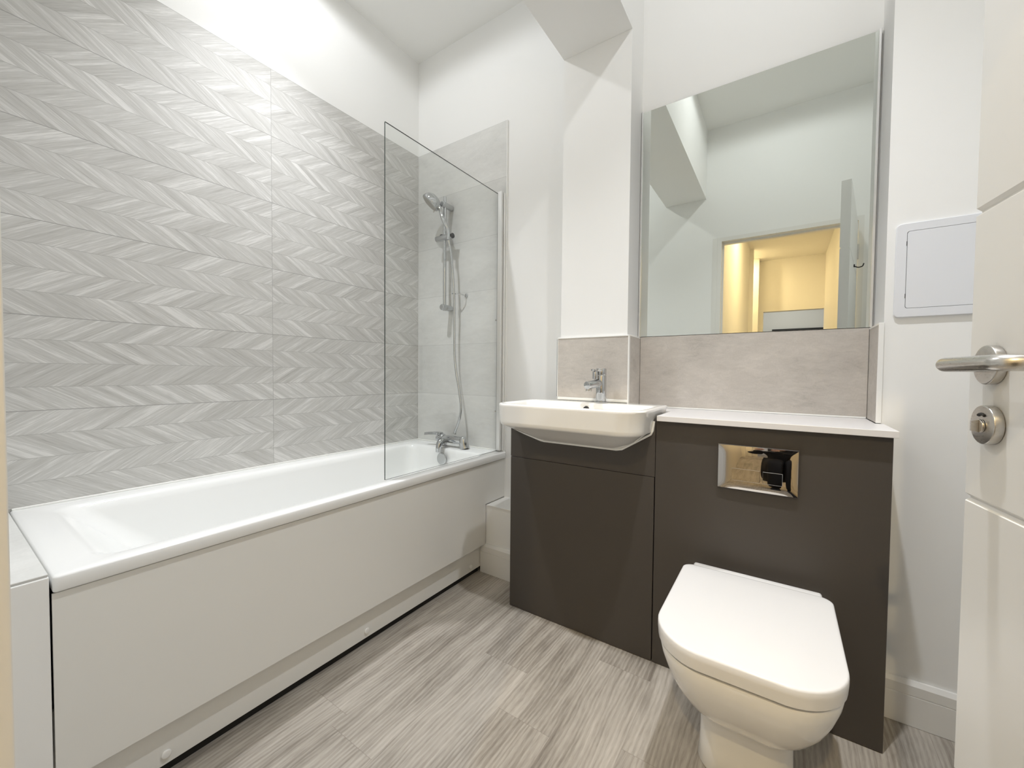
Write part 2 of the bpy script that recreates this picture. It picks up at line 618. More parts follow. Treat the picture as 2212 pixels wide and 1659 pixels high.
struct('wall_right', MB().box(XR, XR + 0.1, YF - 0.12, 0.13, 0, ZC), M['wall'], 'white side wall hidden behind the open door', 'wall')
wf = MB()
wf.box(-0.13, JL - 0.03, YF - 0.12, YF, 0, ZC)
wf.box(JR + 0.03, XR, YF - 0.12, YF, 0, ZC)
wf.box(JL - 0.03, JR + 0.03, YF - 0.12, YF, JH + 0.03, ZC)
struct('wall_front', wf, M['wall'], 'white wall with the doorway, seen in the mirror', 'wall')
struct('wall_beam', MB().box(XC0, XC1, YF + 0.0005, YC - 0.0005, BZ, ZC - 0.0005), M['wall'], 'white boxed beam crossing below the ceiling', 'beam')
dl = MB()
dl.box(JL - 0.03, JL, YF - 0.12, YF, 0, JH)
dl.box(JR, JR + 0.03, YF - 0.12, YF, 0, JH)
dl.box(JL - 0.03, JR + 0.03, YF - 0.12, YF, JH, JH + 0.03)
tr = struct('trim_1', dl, M['wood_white'], 'white door lining around the doorway to the hall', 'door frame')
obj('door_stop', MB().box(JL, JL + 0.012, YF - 0.085, YF - 0.05, 0, JH - 0.012).box(JR - 0.012, JR, YF - 0.085, YF - 0.05, 0, JH - 0.012)
    .box(JL, JR, YF - 0.085, YF - 0.05, JH - 0.012, JH), M['wood_white'], tr)
struct('trim_2', MB().box(1.465, JL - 0.031, YF - 0.002, YF + 0.003, 0, 2.13), M['wood_white'], 'flat white architrave strip on the hinge-free side of the doorway', 'architrave')


def skirting(name, x0, x1, y, label, z=0.134):
    poly = [(y, 0.001), (y, z), (y - 0.007, z), (y - 0.015, z - 0.012), (y - 0.015, z - 0.040), (y - 0.013, z - 0.0415), (y - 0.015, z - 0.043), (y - 0.015, 0.001)]
    return struct(name, MB().prism(poly, x0, x1, 'x'), M['wood_white'], label, 'skirting board')


skirting('baseboard_right', XS + 0.001, XR - 0.001, YS - 0.0005, 'white skirting board below the hatch wall behind the door')
XP = 0.660
bx = struct('wall_boxing', MB().box(0.6605, 0.958, YS - 0.004, 0.0095, 0.0, 0.353), M['wall'], 'low white pipe boxing between bath and dark cabinet', 'boxing')
obj('boxing_lid', MB().box(0.697, 0.958, YS - 0.008, -0.0005, 0.3532, 0.3565, 0.001, 1), M['trim'], bx)
skirting('baseboard_back', XP + 0.003, 0.957, YS - 0.0045, 'short white skirting board below the low pipe boxing', 0.152)
lg = struct('wall_ledge', MB().box(0.001, 0.692, YF + 0.001, -1.6640, 0, 0.607, 0.002, 2), M['wall'], 'white boxed ledge closing the near end of the bath', 'ledge')
obj('ledge_tile', MB().box(0.004, 0.689, YF + 0.002, -1.6650, 0.6072, 0.6135, 0.001, 1), M['stone'], lg)['label'] = 'pale grey tile on the ledge top'

# hallway beyond the doorway (seen in the mirror)
YH = YF - 0.12
struct('floor_hallway', MB().box(0.9, 3.0, -8.6, YH, -0.1, 0), M['floor'], 'oak plank floor of the hallway', 'floor')
struct('ceiling_hallway', MB().box(0.9, 3.0, -8.6, YH, 2.95, 3.05), M['hall'], 'white hallway ceiling in warm light', 'ceiling')
struct('wall_hallway_left', MB().box(1.40, 1.50, -5.3, YH - 0.0005, 0, 2.95).box(1.38, 1.555, -5.36, -5.3, 0, 2.95, 0.002, 1), M['hall'], 'hallway wall on the left side of the mirrored view', 'wall')
struct('wall_hallway_right', MB().box(2.475, 2.6, -6.2, YH - 0.0005, 0, 2.95), M['hall'], 'hallway wall beside the open door in the mirror', 'wall')
wh = MB()
wh.box(0.95, 1.665, -6.28, -6.15, 0, 2.95)
wh.box(1.665, 2.475, -6.28, -6.15, 2.10, 2.95)
wh.box(0.95, 1.05, -6.15, -5.3, 0, 2.95)
wh.box(1.05, 1.38, -5.36, -5.3, 0, 2.95)
wh.box(1.50, 1.60, -6.15, -5.95, 0, 2.95)
struct('wall_hallway_back', wh, M['hall'], 'far hallway wall with a second doorway', 'wall')
wr = MB()
wr.box(0.9, 3.0, -8.6, -8.5, 0, 2.95)
wr.box(0.9, 1.0, -8.5, -6.28, 0, 2.95)
wr.box(2.9, 3.0, -8.5, -6.2, 0, 2.95)
struct('wall_far_room', wr, M['far'], 'grey walls of the room past the hallway', 'wall')

# ------------------------------------------------------------------ downlights
def downlight(x, y, z, label, lens, grp):
    t = thing('ceiling_downlight', (x, y, z), label, 'light', grp)
    b = MB()
    n = 32
    prof = [(0.046, 0.0), (0.046, -0.003), (0.042, -0.005), (0.035, -0.004), (0.034, 0.0)]
    b.rings([[(x + r * math.cos(2 * PI * k / n), y + r * math.sin(2 * PI * k / n), z + h) for k in range(n)] for r, h in prof], False, False)
    obj('trim_ring', b, M['trim'], t, 40)
    obj('lens', MB().cyl((x, y, z - 0.0002), (x, y, z - 0.0018), 0.0335), lens, t)['label'] = 'glowing lamp lens'
    return t


downlight(*LIGHT_L, ZC, 'lit round downlight in the ceiling above the bath side of the beam', M['lens'], 'bathroom downlights')
downlight(*LIGHT_R, ZC, 'lit round downlight in the ceiling above the toilet side of the beam', M['lens'], 'bathroom downlights')
for (lx, ly) in (LIGHT_L, LIGHT_R):
    spot('downlight_halo', (lx, ly, ZC - 0.010), POWER, C_ROOM, 0.03, 174, 0.2)
    spot('downlight_beam', (lx, ly, ZC - 0.008), POWER_BEAM, C_ROOM, 0.03, 94)
HL = [(1.98, -3.2, 2.95), (1.22, -5.72, 2.95)]
downlight(*HL[0], 'warm round downlight in the hallway ceiling nearest the bathroom', M['lens_hall'], 'hallway downlights')
downlight(*HL[1], 'warm round downlight in the side recess at the far end of the hallway ceiling', M['lens_hall'], 'hallway downlights')
for p, k in zip(HL, (1.0, 0.6)):
    lamp('hallway_beam', (p[0], p[1], p[2] - 0.007), POWER_HALL * k, C_HALL, 0.065)
lamp('far_room_light', (2.0, -7.4, 2.9), 16, (1, 0.97, 0.93), 0.3)
tv = thing('television', (2.2, -8.495, 1.25), 'black flat television on the far grey wall, seen in the mirror', 'television')
obj('screen_panel', MB().box(1.75, 2.64, -8.495, -8.45, 1.25, 2.02, 0.004, 1), M['rubber'], tv)

# ------------------------------------------------------------------ bath
ZR = 0.607
YB0 = -1.66
t = thing('bathtub', (0.35, -0.83, 0.0), 'long white acrylic bath fitted along the chevron tiled wall', 'bathtub')
b = MB()
# (x0,x1,y0,y1,z,r)
X0, X1, Y0, Y1 = 0.001, 0.70, YB0, -0.001
ringspec = [
    (X0 + 0.002, X1 - 0.012, Y0 + 0.002, Y1 - 0.001, ZR - 0.034, 0.006),
    (X0 + 0.001, X1 - 0.002, Y0 + 0.001, Y1, ZR - 0.034, 0.008),
    (X0, X1, Y0, Y1, ZR - 0.031, 0.010),
    (X0, X1 - 0.0005, Y0, Y1, ZR - 0.0045, 0.010),
    (X0 + 0.001, X1 - 0.002, Y0 + 0.0015, Y1 - 0.0005, ZR - 0.0015, 0.010),
    (X0 + 0.003, X1 - 0.005, Y0 + 0.0045, Y1 - 0.002, ZR - 0.0002, 0.012),
    (X0 + 0.02, X1 - 0.02, Y0 + 0.02, Y1 - 0.02, ZR, 0.02),
    (0.075, 0.650, -1.592, -0.118, ZR, 0.055),
    (0.083, 0.643, -1.580, -0.126, ZR - 0.003, 0.055),
    (0.090, 0.637, -1.566, -0.131, ZR - 0.012, 0.058),
    (0.094, 0.633, -1.545, -0.134, ZR - 0.030, 0.062),
    (0.100, 0.628, -1.48, -0.140, ZR - 0.10, 0.07),
    (0.112, 0.618, -1.36, -0.150, ZR - 0.23, 0.085),
    (0.125, 0.606, -1.27, -0.160, ZR - 0.33, 0.095),
    (0.145, 0.588, -1.22, -0.178, ZR - 0.385, 0.09),
    (0.175, 0.560, -1.18, -0.205, ZR - 0.408, 0.08),
]
b.rings([rr(*q) for q in ringspec], False, True)
b.rings([rr(X0 + 0.002, X1 - 0.012, Y0 + 0.002, Y1 - 0.001, ZR - 0.034, 0.006), rr(0.06, 0.63, -1.62, -0.03, ZR - 0.034, 0.03),
         rr(0.10, 0.615, -1.42, -0.12, 0.19, 0.08)], False, True)
obj('tub_shell', b, M['acrylic'], t, 60)
b = MB()
b.cyl((0.360, -0.150, 0.552), (0.360, -0.159, 0.5525), 0.034, n=32, bev=0.003)
obj('overflow_cover', b, M['chrome'], t, 40)['label'] = 'round chrome overflow cover'
b = MB()
b.cyl((0.360, -0.1405, 0.552), (0.360, -0.150, 0.552), 0.025, n=24)
obj('overflow_ring', b, M['gap'], t, 40)
obj('waste', MB().cyl((0.367, -0.36, 0.1995), (0.367, -0.36, 0.204), 0.032, n=32, bev=0.002), M['chrome'], t, 40)
# sealing bead along the tiles
b = MB()
b.box(0.0003, 0.006, YB0 + 0.004, -0.004, ZR - 0.001, ZR + 0.005, 0.001, 1)
b.box(0.0003, 0.69, -0.006, -0.0003, ZR - 0.001, ZR + 0.005, 0.001, 1)
obj('sealing_strip', b, M['silicone'], t)

b = MB()
zt = ZR - 0.0385
yl = -0.170
poly = [(YB0 - 0.0005, 0.150), (yl, 0.150), (yl, 0.358), (-0.002, 0.358), (-0.002, zt), (YB0 - 0.0005, zt)]
b.prism(poly, 0.684, 0.6895, 'x', 0.0008)
obj('side_panel', b, M['panel'], t)['label'] = 'glossy white side panel'
b = MB()
b.box(XP - 0.012, XP, YB0, YS - 0.012, 0.028, 0.30, 0.001, 1)
obj('panel_gap', MB().box(0.678, 0.682, YB0 + 0.001, -0.004, 0.40, ZR - 0.0345), M['gap'], t)
pl = obj('plinth', b, M['panel'], t)
obj('plinth_gap', MB().box(XP - 0.018, XP - 0.013, YB0, YS - 0.021, 0.0005, 0.034), M['gap'], t)
for yy in (-0.255, -0.87, -1.47):
    obj('screw_cap', MB().cyl((XP, yy, 0.056), (XP + 0.006, yy, 0.056), 0.0105, n=20, bev=0.002), M['trim'], pl, 40)

# ------------------------------------------------------------------ bath screen
XG = 0.6386
ZG = 2.022
t = thing('bath_screen', (XG, -0.38, ZR), 'frameless clear glass shower screen standing on the bath rim', 'shower screen')
b = MB()
b.box(XG - 0.003, XG + 0.003, -0.768, -0.012, ZR + 0.0008, ZG)
g = obj('glass_pane', b, [M['glass'], M['glassedge']], t)
for p in g.data.polygons:
    if abs(p.normal.x) < 0.5:
        p.material_index = 1
obj('hinge_post', MB().cyl((XG + 0.0045, -0.012, ZR + 0.007), (XG + 0.0045, -0.012, ZG + 0.004), 0.0050, n=20), M['chrome'], t, 40)
b = MB()
b.box(XG + 0.0105, XG + 0.036, -0.030, -0.0004, ZR + 0.006, ZG + 0.002, 0.002, 2)
obj('wall_channel', b, M['profile'], t)
obj('channel_seal', MB().box(XG + 0.0362, XG + 0.045, -0.012, -0.0004, ZR + 0.006, ZG - 0.004, 0.001, 1), M['trim'], t)
for zz in (1.33, 0.83):
    obj('fixing_screw', MB().cyl((XG + 0.0032, -0.030, zz), (XG + 0.0050, -0.030, zz), 0.004, n=12), M['steel'], t, 40)

# ------------------------------------------------------------------ shower set
RX, RY = 0.288, -0.06
t = thing('shower_rail', (RX, 0.0, 1.425), 'chrome riser rail with slider fixed to the concrete look tiles', 'shower rail')
obj('rail_tube', MB().cyl((RX, RY, 1.405), (RX, RY, 2.072), 0.0095, n=20, bev=0.002), M['chrome'], t, 40)
for zz in (2.022, 1.425):
    obj('wall_bracket', MB().cyl((RX, RY - 0.026, zz), (RX, -0.0006, zz), 0.0175, n=24, bev=0.004), M['chrome'], t, 40)
sl = obj('slider', MB().cyl((RX - 0.062, RY - 0.004, 1.832), (RX + 0.062, RY - 0.006, 1.832), 0.0175, n=24, bev=0.004), M['chrome'], t, 40)
obj('slider_lock', MB().cyl((RX + 0.0625, RY - 0.006, 1.832), (RX + 0.070, RY - 0.006, 1.832), 0.015, n=20, bev=0.002), M['rubber'], sl, 40)['label'] = 'black slider lock'
obj('slider_button', MB().box(RX - 0.030, RX - 0.012, RY - 0.012, RY + 0.004, 1.8465, 1.8535, 0.002, 1), M['rubber'], sl, 40)['label'] = 'black slider button'

t = thing('hand_shower', (0.262, -0.125, 2.01), 'chrome hand shower hanging in the rail slider above the bath end', 'shower')
hc = Vector((0.248, -0.135, 2.020))
nrm = Vector((-0.50, -0.48, -0.72)).normalized()
hold = Vector((RX + 0.055, RY - 0.030, 1.832))
dwn = (hold - hc)
dwn = (dwn - nrm * dwn.dot(nrm)).normalized()
side = nrm.cross(dwn)


def disc(c, r, n=28, k=1.0):
    return [c + dwn * (r * k * math.cos(2 * PI * i / n)) + side * (r * math.sin(2 * PI * i / n)) for i in range(n)]


b = MB()
b.rings([disc(hc + nrm * d, r, k=1.12) for d, r in ((-0.046, 0.014), (-0.042, 0.029), (-0.029, 0.043), (-0.010, 0.0505), (0.004, 0.0515), (0.008, 0.050), (0.010, 0.047))], True, True)
p0 = hc + dwn * 0.044 - nrm * 0.012
hp = smoothpath([p0 - dwn * 0.012, p0 + dwn * 0.016, p0.lerp(hold, 0.55) + Vector((0.010, -0.014, 0.010)), hold + Vector((0, -0.002, 0.024)), hold - Vector((0.0, 0, 0.030))], 6)
obj('head_shell', b, M['chrome'], t, 50)
rad = [0.0150 - 0.0040 * min(1, i / 8) for i in range(len(hp))]
obj('handle', MB().tube(hp, rad, 18), M['chrome'], t, 50)
b = MB()
b.rings([disc(hc + nrm * d, r, k=1.12) for d, r in ((0.0102, 0.044), (0.0118, 0.043), (0.0122, 0.037))], True, True)
obj('spray_face', b, M['steel'], t, 40)['label'] = 'grey spray face'
e = hc + side * -0.034 + dwn * 0.024
obj('spray_selector', MB().cyl(e, e + Vector((-0.004, -0.004, -0.022)), 0.0035, n=12, bev=0.001), M['steel'], t, 40)

t = thing('shower_hose', (0.37, -0.06, 0.70), 'thin chrome flexible hose hanging from shower head to bath mixer', 'hose')
hs = hold - Vector((0, 0, 0.032))
path = smoothpath([hs, (0.353, -0.075, 1.72), (0.362, -0.060, 1.50), (0.358, -0.050, 1.33), (0.361, -0.052, 1.162), (0.378, -0.056, 1.05), (0.400, -0.058, 0.958), (0.420, -0.06, 0.850),
                   (0.417, -0.063, 0.790), (0.402, -0.066, 0.743), (0.388, -0.070, 0.705), (0.383, -0.072, 0.684)], 14)
b = MB()
b.tube(path, [0.0066 + 0.0006 * (i % 2) for i in range(len(path))], 14)
obj('hose_tube', b, M['chrome'], t, 60)
obj('end_nut', MB().tube([path[-1], path[-6]], [0.0095, 0.0085], 16), M['chrome'], t, 40)
obj('end_nut', MB().tube([path[0] - Vector((0, 0, 0.0)), path[5]], [0.0095, 0.008], 16), M['chrome'], t, 40)

t = thing('hose_clip', (0.385, 0.0, 1.497), 'small chrome hose retaining hook on the shower wall tiles', 'hook')
b = MB()
b.cyl((0.405, -0.0006, 1.493), (0.405, -0.006, 1.493), 0.011, n=20, bev=0.002)
obj('wall_plate', b, M['chrome'], t, 40)
ring = [(0.362 + 0.0115 * math.cos(a), -0.060 + 0.0115 * math.sin(a), 1.499) for a in [PI * 2 * k / 18 for k in range(16)]]
obj('hook_ring', MB().tube(smoothpath([(0.405, -0.006, 1.493), (0.402, -0.03, 1.493), (0.390, -0.045, 1.496)] + ring[1:15:2], 4), 0.0028, 10), M['chrome'], t, 50)

# ------------------------------------------------------------------ bath mixer
t = thing('bath_mixer_tap', (0.36, -0.07, ZR), 'chrome bath shower mixer standing on the bath end rim', 'tap')
b = MB()
b.cyl((0.285, -0.078, 0.652), (0.455, -0.078, 0.652), 0.0215, n=28, bev=0.006)
obj('mixer_body', b, M['chrome'], t, 50)
for lx, q in ((0.452, 0.010), (0.292, -0.004)):
    b = MB()
    b.tube([(lx + q, -0.074, ZR + 0.0006), (lx + q * 0.9, -0.074, ZR + 0.004), (lx + q * 0.4, -0.076, ZR + 0.03), (lx, -0.078, 0.660), (lx - 0.002, -0.078, 0.673), (lx - 0.003, -0.078, 0.678)],
           [0.029, 0.0285, 0.0265, 0.0235, 0.018, 0.008], 28)
    obj('mounting_leg', b, M['chrome'], t, 50)
b = MB()
sp = smoothpath([(0.345, -0.090, 0.655), (0.344, -0.125, 0.655), (0.344, -0.152, 0.640), (0.345, -0.164, 0.615), (0.345, -0.166, 0.590)], 6)
b.tube(sp, [0.021 - 0.006 * i / (len(sp) - 1) for i in range(len(sp))], 20)
obj('spout', b, M['chrome'], t, 50)
b = MB()
b.cyl((0.285, -0.080, 0.652), (0.258, -0.088, 0.650), 0.0205, n=24, bev=0.005)
obj('control_knob', b, M['chrome'], t, 50)
b = MB()
b.rings([[(px, py + dy, pz + dz) for dy, dz in ((-0.016 * k, -0.010), (0.016 * k, -0.010), (0.014 * k, 0.006), (-0.014 * k, 0.006))]
         for px, py, pz, k in ((0.285, -0.080, 0.680, 1.0), (0.25, -0.090, 0.683, 1.0), (0.215, -0.105, 0.681, 0.9), (0.190, -0.115, 0.677, 0.7))], True, True)
obj('lever', b, M['chrome'], t, 30)
b = MB()
b.cyl((0.325, -0.150, 0.648), (0.322, -0.150, 0.690), 0.0045, n=14)
b.cyl((0.322, -0.150, 0.690), (0.3215, -0.150, 0.700), 0.0075, n=18, bev=0.003)
obj('diverter_knob', b, M['chrome'], t, 50)

# ------------------------------------------------------------------ vanity cabinets
YV = -0.3417
XL, XM, XE = 0.9605, 1.583, 2.206
ZCAB = 0.877
t = thing('basin_cabinet', (1.27, -0.2, 0.0), 'dark charcoal cabinet with a plain door below the basin', 'cabinet')
b = MB()
cut = [(XL, 0.801), (1.112, 0.757), (1.455, 0.757), (1.5715, 0.828), (1.5765, ZCAB), (XM - 0.0008, ZCAB), (XM - 0.0008, 0.6745), (XL, 0.6745)]
b.prism(cut, YV, YV + 0.018, 'y')
obj('fascia', b, M['dark'], t)
obj('door', MB().box(XL, XM - 0.0028, YV, YV + 0.018, 0.002, 0.6725, 0.0008, 1), M['dark'], t)
obj('end_panel', MB().box(XL, XL + 0.016, YV + 0.0185, YS + 0.016, 0.001, 0.798).box(XL, XL + 0.016, YS + 0.016, 0.009, 0.3566 + 0.001, 0.798), M['dark'], t)
obj('back_rail', MB().box(XL + 0.0165, XM - 0.017, YC - 0.018, YC - 0.0015, 0.02, 0.60), M['dark'], t)
obj('divider_panel', MB().box(XM - 0.016, XM - 0.0005, YV + 0.0185, -0.002, 0.001, 0.755), M['dark'], t)

t = thing('toilet_cabinet', (1.89, -0.2, 0.0), 'dark charcoal boxed unit behind the toilet with the flush plate', 'cabinet')
obj('front_panel', MB().box(XM + 0.0008, XE, YV, YV + 0.018, 0.002, ZCAB, 0.0008, 1), M['dark'], t)
obj('end_panel', MB().box(XE - 0.016, XE - 0.0005, YV + 0.0185, YS - 0.0165, 0.001, ZCAB), M['dark'], t)
obj('side_panel', MB().box(XM + 0.001, XM + 0.016, YV + 0.0185, -0.002, 0.001, ZCAB), M['dark'], t)
obj('inner_filler', MB().box(XM + 0.002, XM + 0.004, YV + 0.004, YV + 0.016, 0.02, 0.67), M['gap'], t)

b = MB()
poly = [(1.5905, -0.3615), (2.2135, -0.3615), (2.2135, YS - 0.0055), (2.1935, YS - 0.0055), (2.1935, -0.0008), (1.4245, -0.0008), (1.4245, -0.1425), (1.5905, -0.1425)]
b.prism(poly, 0.8778, 0.8965, 'z', 0.0012)
w = obj('worktop', b, M['worktop'])
tag(w, 'thin white laminate worktop on the dark toilet unit', 'worktop')
b = MB()
b.box(1.4240, 2.1930, -0.006, -0.0005, 0.8968, 0.9025, 0.0015, 1)
tag(obj('worktop_sealing_strip', b, M['silicone']), 'white sealing bead along the back of the worktop', 'sealing strip')

# ------------------------------------------------------------------ basin
BX0, BX1, BY0, BY1, BZT = 0.985, 1.582, -0.526, -0.1595, 0.921
t = thing('wash_basin', (1.277, -0.34, 0.76), 'white semi-recessed ceramic basin above the dark cabinet', 'sink')
b = MB()
rf = (0.085, 0.012)
spec = [
    (1.150, 1.430, -0.330, -0.22, 0.7585, (0.03, 0.02)),
    (1.116, 1.452, -0.350, -0.19, 0.7590, (0.030, 0.02)),
    (1.110, 1.458, -0.354, -0.185, 0.7605, (0.034, 0.02)),
    (1.055, 1.515, -0.434, -0.172, 0.7960, (0.058, 0.015)),
    (BX0 + 0.014, BX1 - 0.022, BY0 + 0.022, BY1, 0.8300, (0.078, 0.012)),
    (BX0 + 0.006, BX1 - 0.014, BY0 + 0.009, BY1, 0.8345, rf),
    (BX0 + 0.003, BX1 - 0.012, BY0 + 0.004, BY1, 0.840, rf),
    (BX0 + 0.002, BX1 - 0.012, BY0 + 0.003, BY1, 0.850, rf),
    (BX0, BX1 - 0.003, BY0, BY1, BZT - 0.012, rf),
    (BX0, BX1, BY0 - 0.0005, BY1, BZT - 0.006, rf),
    (BX0 + 0.002, BX1 - 0.002, BY0 + 0.0015, BY1 - 0.001, BZT - 0.0015, rf),
    (BX0 + 0.006, BX1 - 0.006, BY0 + 0.006, BY1 - 0.004, BZT, (0.08, 0.012)),
    (BX0 + 0.016, BX1 - 0.016, BY0 + 0.016, -0.262, BZT, (0.075, 0.03)),
    (BX0 + 0.020, BX1 - 0.020, BY0 + 0.020, -0.266, BZT - 0.002, (0.072, 0.032)),
    (BX0 + 0.026, BX1 - 0.026, BY0 + 0.027, -0.270, BZT - 0.010, (0.07, 0.035)),
    (BX0 + 0.040, BX1 - 0.040, BY0 + 0.042, -0.276, BZT - 0.045, (0.07, 0.04)),
    (BX0 + 0.070, BX1 - 0.070, BY0 + 0.070, -0.286, BZT - 0.090, (0.07, 0.05)),
    (BX0 + 0.120, BX1 - 0.120, BY0 + 0.110, -0.310, BZT - 0.112, (0.06, 0.05)),
    (BX0 + 0.200, BX1 - 0.200, BY0 + 0.150, -0.350, BZT - 0.118, (0.04, 0.03)),
]
b.rings([rr(*q, n=10) for q in spec], True, True)
obj('basin_bowl', b, M['ceramic'], t, 55)
obj('overflow_hole', MB().cyl((1.287, -0.2790, 0.896), (1.287, -0.2705, 0.898), 0.0115, n=24), M['hole'], t, 40)['label'] = 'dark round overflow hole'
obj('waste', MB().cyl((1.277, -0.385, 0.8035), (1.277, -0.385, 0.807), 0.022, n=24, bev=0.001), M['chrome'], t, 40)
b = MB()
bead = [(0.9625, YV - 0.002, 0.8035), (1.036, YV - 0.002, 0.780), (1.112, YV - 0.002, 0.7595), (1.13, YV - 0.002, 0.757), (1.44, YV - 0.002, 0.757), (1.462, YV - 0.002, 0.761), (1.52, YV - 0.002, 0.797),
        (1.566, YV - 0.002, 0.826), (1.573, YV - 0.002, 0.84), (1.577, YV - 0.002, 0.874)]
b.tube(bead, 0.0042, 10)
obj('silicone_bead', b, M['silicone'], t, 60)
obj('rear_bead', MB().box(1.092, 1.424, YC - 0.0142, YC - 0.006, BZT, 0.9345, 0.003, 2), M['silicone'], t)

t = thing('basin_mixer_tap', (1.325, -0.215, BZT), 'chrome single lever mixer tap standing on the basin ledge', 'tap')
tx, ty = 1.326, -0.214
obj('base_ring', MB().cyl((tx, ty, BZT + 0.0004), (tx, ty, BZT + 0.007), 0.026, n=28, bev=0.002), M['chrome'], t, 40)
obj('tap_body', MB().cyl((tx, ty, BZT + 0.0072), (tx, ty, 1.035), 0.0215, n=28, bev=0.0015), M['chrome'], t, 40)
obj('lever_cap', MB().cyl((tx, ty, 1.0362), (tx, ty, 1.064), 0.0215, n=28, bev=0.0015), M['chrome'], t, 40)
b = MB()
b.cyl((tx - 0.004, ty - 0.012, 1.003), (tx - 0.026, ty - 0.088, 0.994), 0.0165, n=24, bev=0.002)
so = obj('spout', b, M['chrome'], t, 40)
obj('aerator', MB().cyl((tx - 0.0225, ty - 0.076, 0.9815), (tx - 0.0225, ty - 0.076, 0.970), 0.012, n=20, bev=0.001), M['steel'], so, 40)
b = MB()
b.cyl((tx - 0.014, ty - 0.030, 1.0185), (tx - 0.014, ty - 0.030, 1.050), 0.0115, n=20, bev=0.002)
obj('control_neck', b, M['chrome'], t, 40)
b = MB()
q = Vector((tx - 0.014, ty - 0.030, 1.054))
for k in range(3):
    a = 2 * PI * k / 3 + 2.6
    b.cyl(q, q + Vector((0.025 * math.cos(a), 0.025 * math.sin(a), 0.003)), 0.0048, n=12, bev=0.001)
b.cyl(q - Vector((0, 0, 0.005)), q + Vector((0, 0, 0.007)), 0.0095, n=20, bev=0.002)
obj('cross_handle', b, M['chrome'], t, 40)

# ------------------------------------------------------------------ mirror
t = thing('wall_mirror', (1.81, 0.0, 1.21), 'large frameless mirror above the white worktop', 'mirror')
g = obj('mirror_glass', MB().box(1.4165, 2.1985, 0.0015, 0.0085, 1.2085, 2.193), [M['mirror'], M['glassedge']], t)
for p in g.data.polygons:
    if p.normal.y > -0.5:
        p.material_index = 1
for px in (1.4165, 2.1975):
    obj('edge_strip', MB().box(px - 0.0035, px + 0.0035, -0.0045, 0.0012, 1.2075, 2.196, 0.001, 1), M['profile'], t)

# ------------------------------------------------------------------ flush plate
t = thing('flush_plate', (1.892, YV, 0.745), 'polished chrome dual flush plate on the dark toilet unit', 'flush plate')
b = MB()
x0, x1, z0, z1 = 1.7835, 2.0005, 0.6755, 0.8185
NX, NZ = 24, 16
grid = []
for j in range(NZ + 1):
    row = []
    for i in range(NX + 1):
        u, v = i / NX * 2 - 1, j / NZ * 2 - 1
        d = 0.0112 + 0.0022 * (1 - abs(u) ** 6) * (1 - abs(v) ** 6)
        row.append(b.bm.verts.new(((x0 + x1) / 2 + u * (x1 - x0 - 0.004) / 2, YV - d, (z0 + z1) / 2 + v * (z1 - z0 - 0.004) / 2)))
    grid.append(row)
for j in range(NZ):
    for i in range(NX):
        b.bm.faces.new((grid[j][i], grid[j][i + 1], grid[j + 1][i + 1], grid[j + 1][i]))
loop = [grid[0][i] for i in range(NX)] + [grid[j][NX] for j in range(NZ)] + [grid[NZ][i] for i in range(NX, 0, -1)] + [grid[j][0] for j in range(NZ, 0, -1)]
edge = []
for dy, grow in ((0.0085, 0.002), (0.0006, 0.002)):
    lp = []
    for vtx in loop:
        c = vtx.co
        lp.append(b.bm.verts.new((c.x + (grow if c.x > 1.892 else -grow), YV - dy, c.z + (grow if c.z > 0.747 else -grow))))
    edge.append(lp)
n = len(loop)
for a, c in ((loop, edge[0]), (edge[0], edge[1])):
    for i in range(n):
        b.bm.faces.new((a[i], a[(i + 1) % n], c[(i + 1) % n], c[i]))
obj('plate_cover', b, M['platechrome'], t, 35)
obj('large_button', MB().box(1.824, 1.902, YV - 0.0146, YV - 0.010, 0.706, 0.7445, 0.0006, 1), M['platechrome'], t, 35)
obj('small_button', MB().box(1.909, 1.9605, YV - 0.0152, YV - 0.010, 0.706, 0.7435, 0.0009, 1), M['platechrome'], t, 35)

# ------------------------------------------------------------------ toilet
TX = 1.892
t = thing('toilet', (TX, -0.6, 0.0), 'white toilet with closed lid in front of the dark unit', 'toilet')
b = MB()


def pan(z, hw, yf, yb, r, bulge):
    return rr(TX - hw, TX + hw, yf, yb, z, r, 10, bulge)


YW = YV - 0.0005
b.rings([
    pan(0.001, 0.108, -0.665, YW, (0.055, 0.004), 0.012),
    pan(0.006, 0.110, -0.668, YW, (0.055, 0.004), 0.012),
    pan(0.06, 0.106, -0.665, YW, (0.055, 0.004), 0.012),
    pan(0.13, 0.105, -0.668, YW, (0.055, 0.004), 0.012),
    pan(0.150, 0.106, -0.674, YW, (0.058, 0.004), 0.012),
    pan(0.165, 0.114, -0.692, YW, (0.065, 0.004), 0.014),
    pan(0.190, 0.130, -0.722, YW, (0.08, 0.004), 0.016),
    pan(0.225, 0.148, -0.758, YW, (0.09, 0.004), 0.018),
    pan(0.265, 0.163, -0.790, YW, (0.10, 0.004), 0.020),
    pan(0.310, 0.175, -0.820, YW, (0.11, 0.004), 0.020),
    pan(0.350, 0.1825, -0.840, YW, (0.112, 0.004), 0.020),
    pan(0.379, 0.1850, -0.8475, YW, (0.108, 0.004), 0.019),
    pan(0.3835, 0.1835, -0.8460, YW, (0.107, 0.004), 0.019),
], True, True)
obj('toilet_pan', b, M['ceramic'], t, 60)
b = MB()
SY0, SY1 = -0.852, -0.425
b.rings([rr(TX - h, TX + h, y0, SY1 - 0.01, z, r, 10, bu) for z, h, y0, r, bu in (
    (0.3843, 0.162, SY0 + 0.030, (0.098, 0.03), 0.018), (0.3925, 0.162, SY0 + 0.030, (0.098, 0.03), 0.018))], True, True)
obj('seat_ring', b, M['seat'], t, 50)
b = MB()
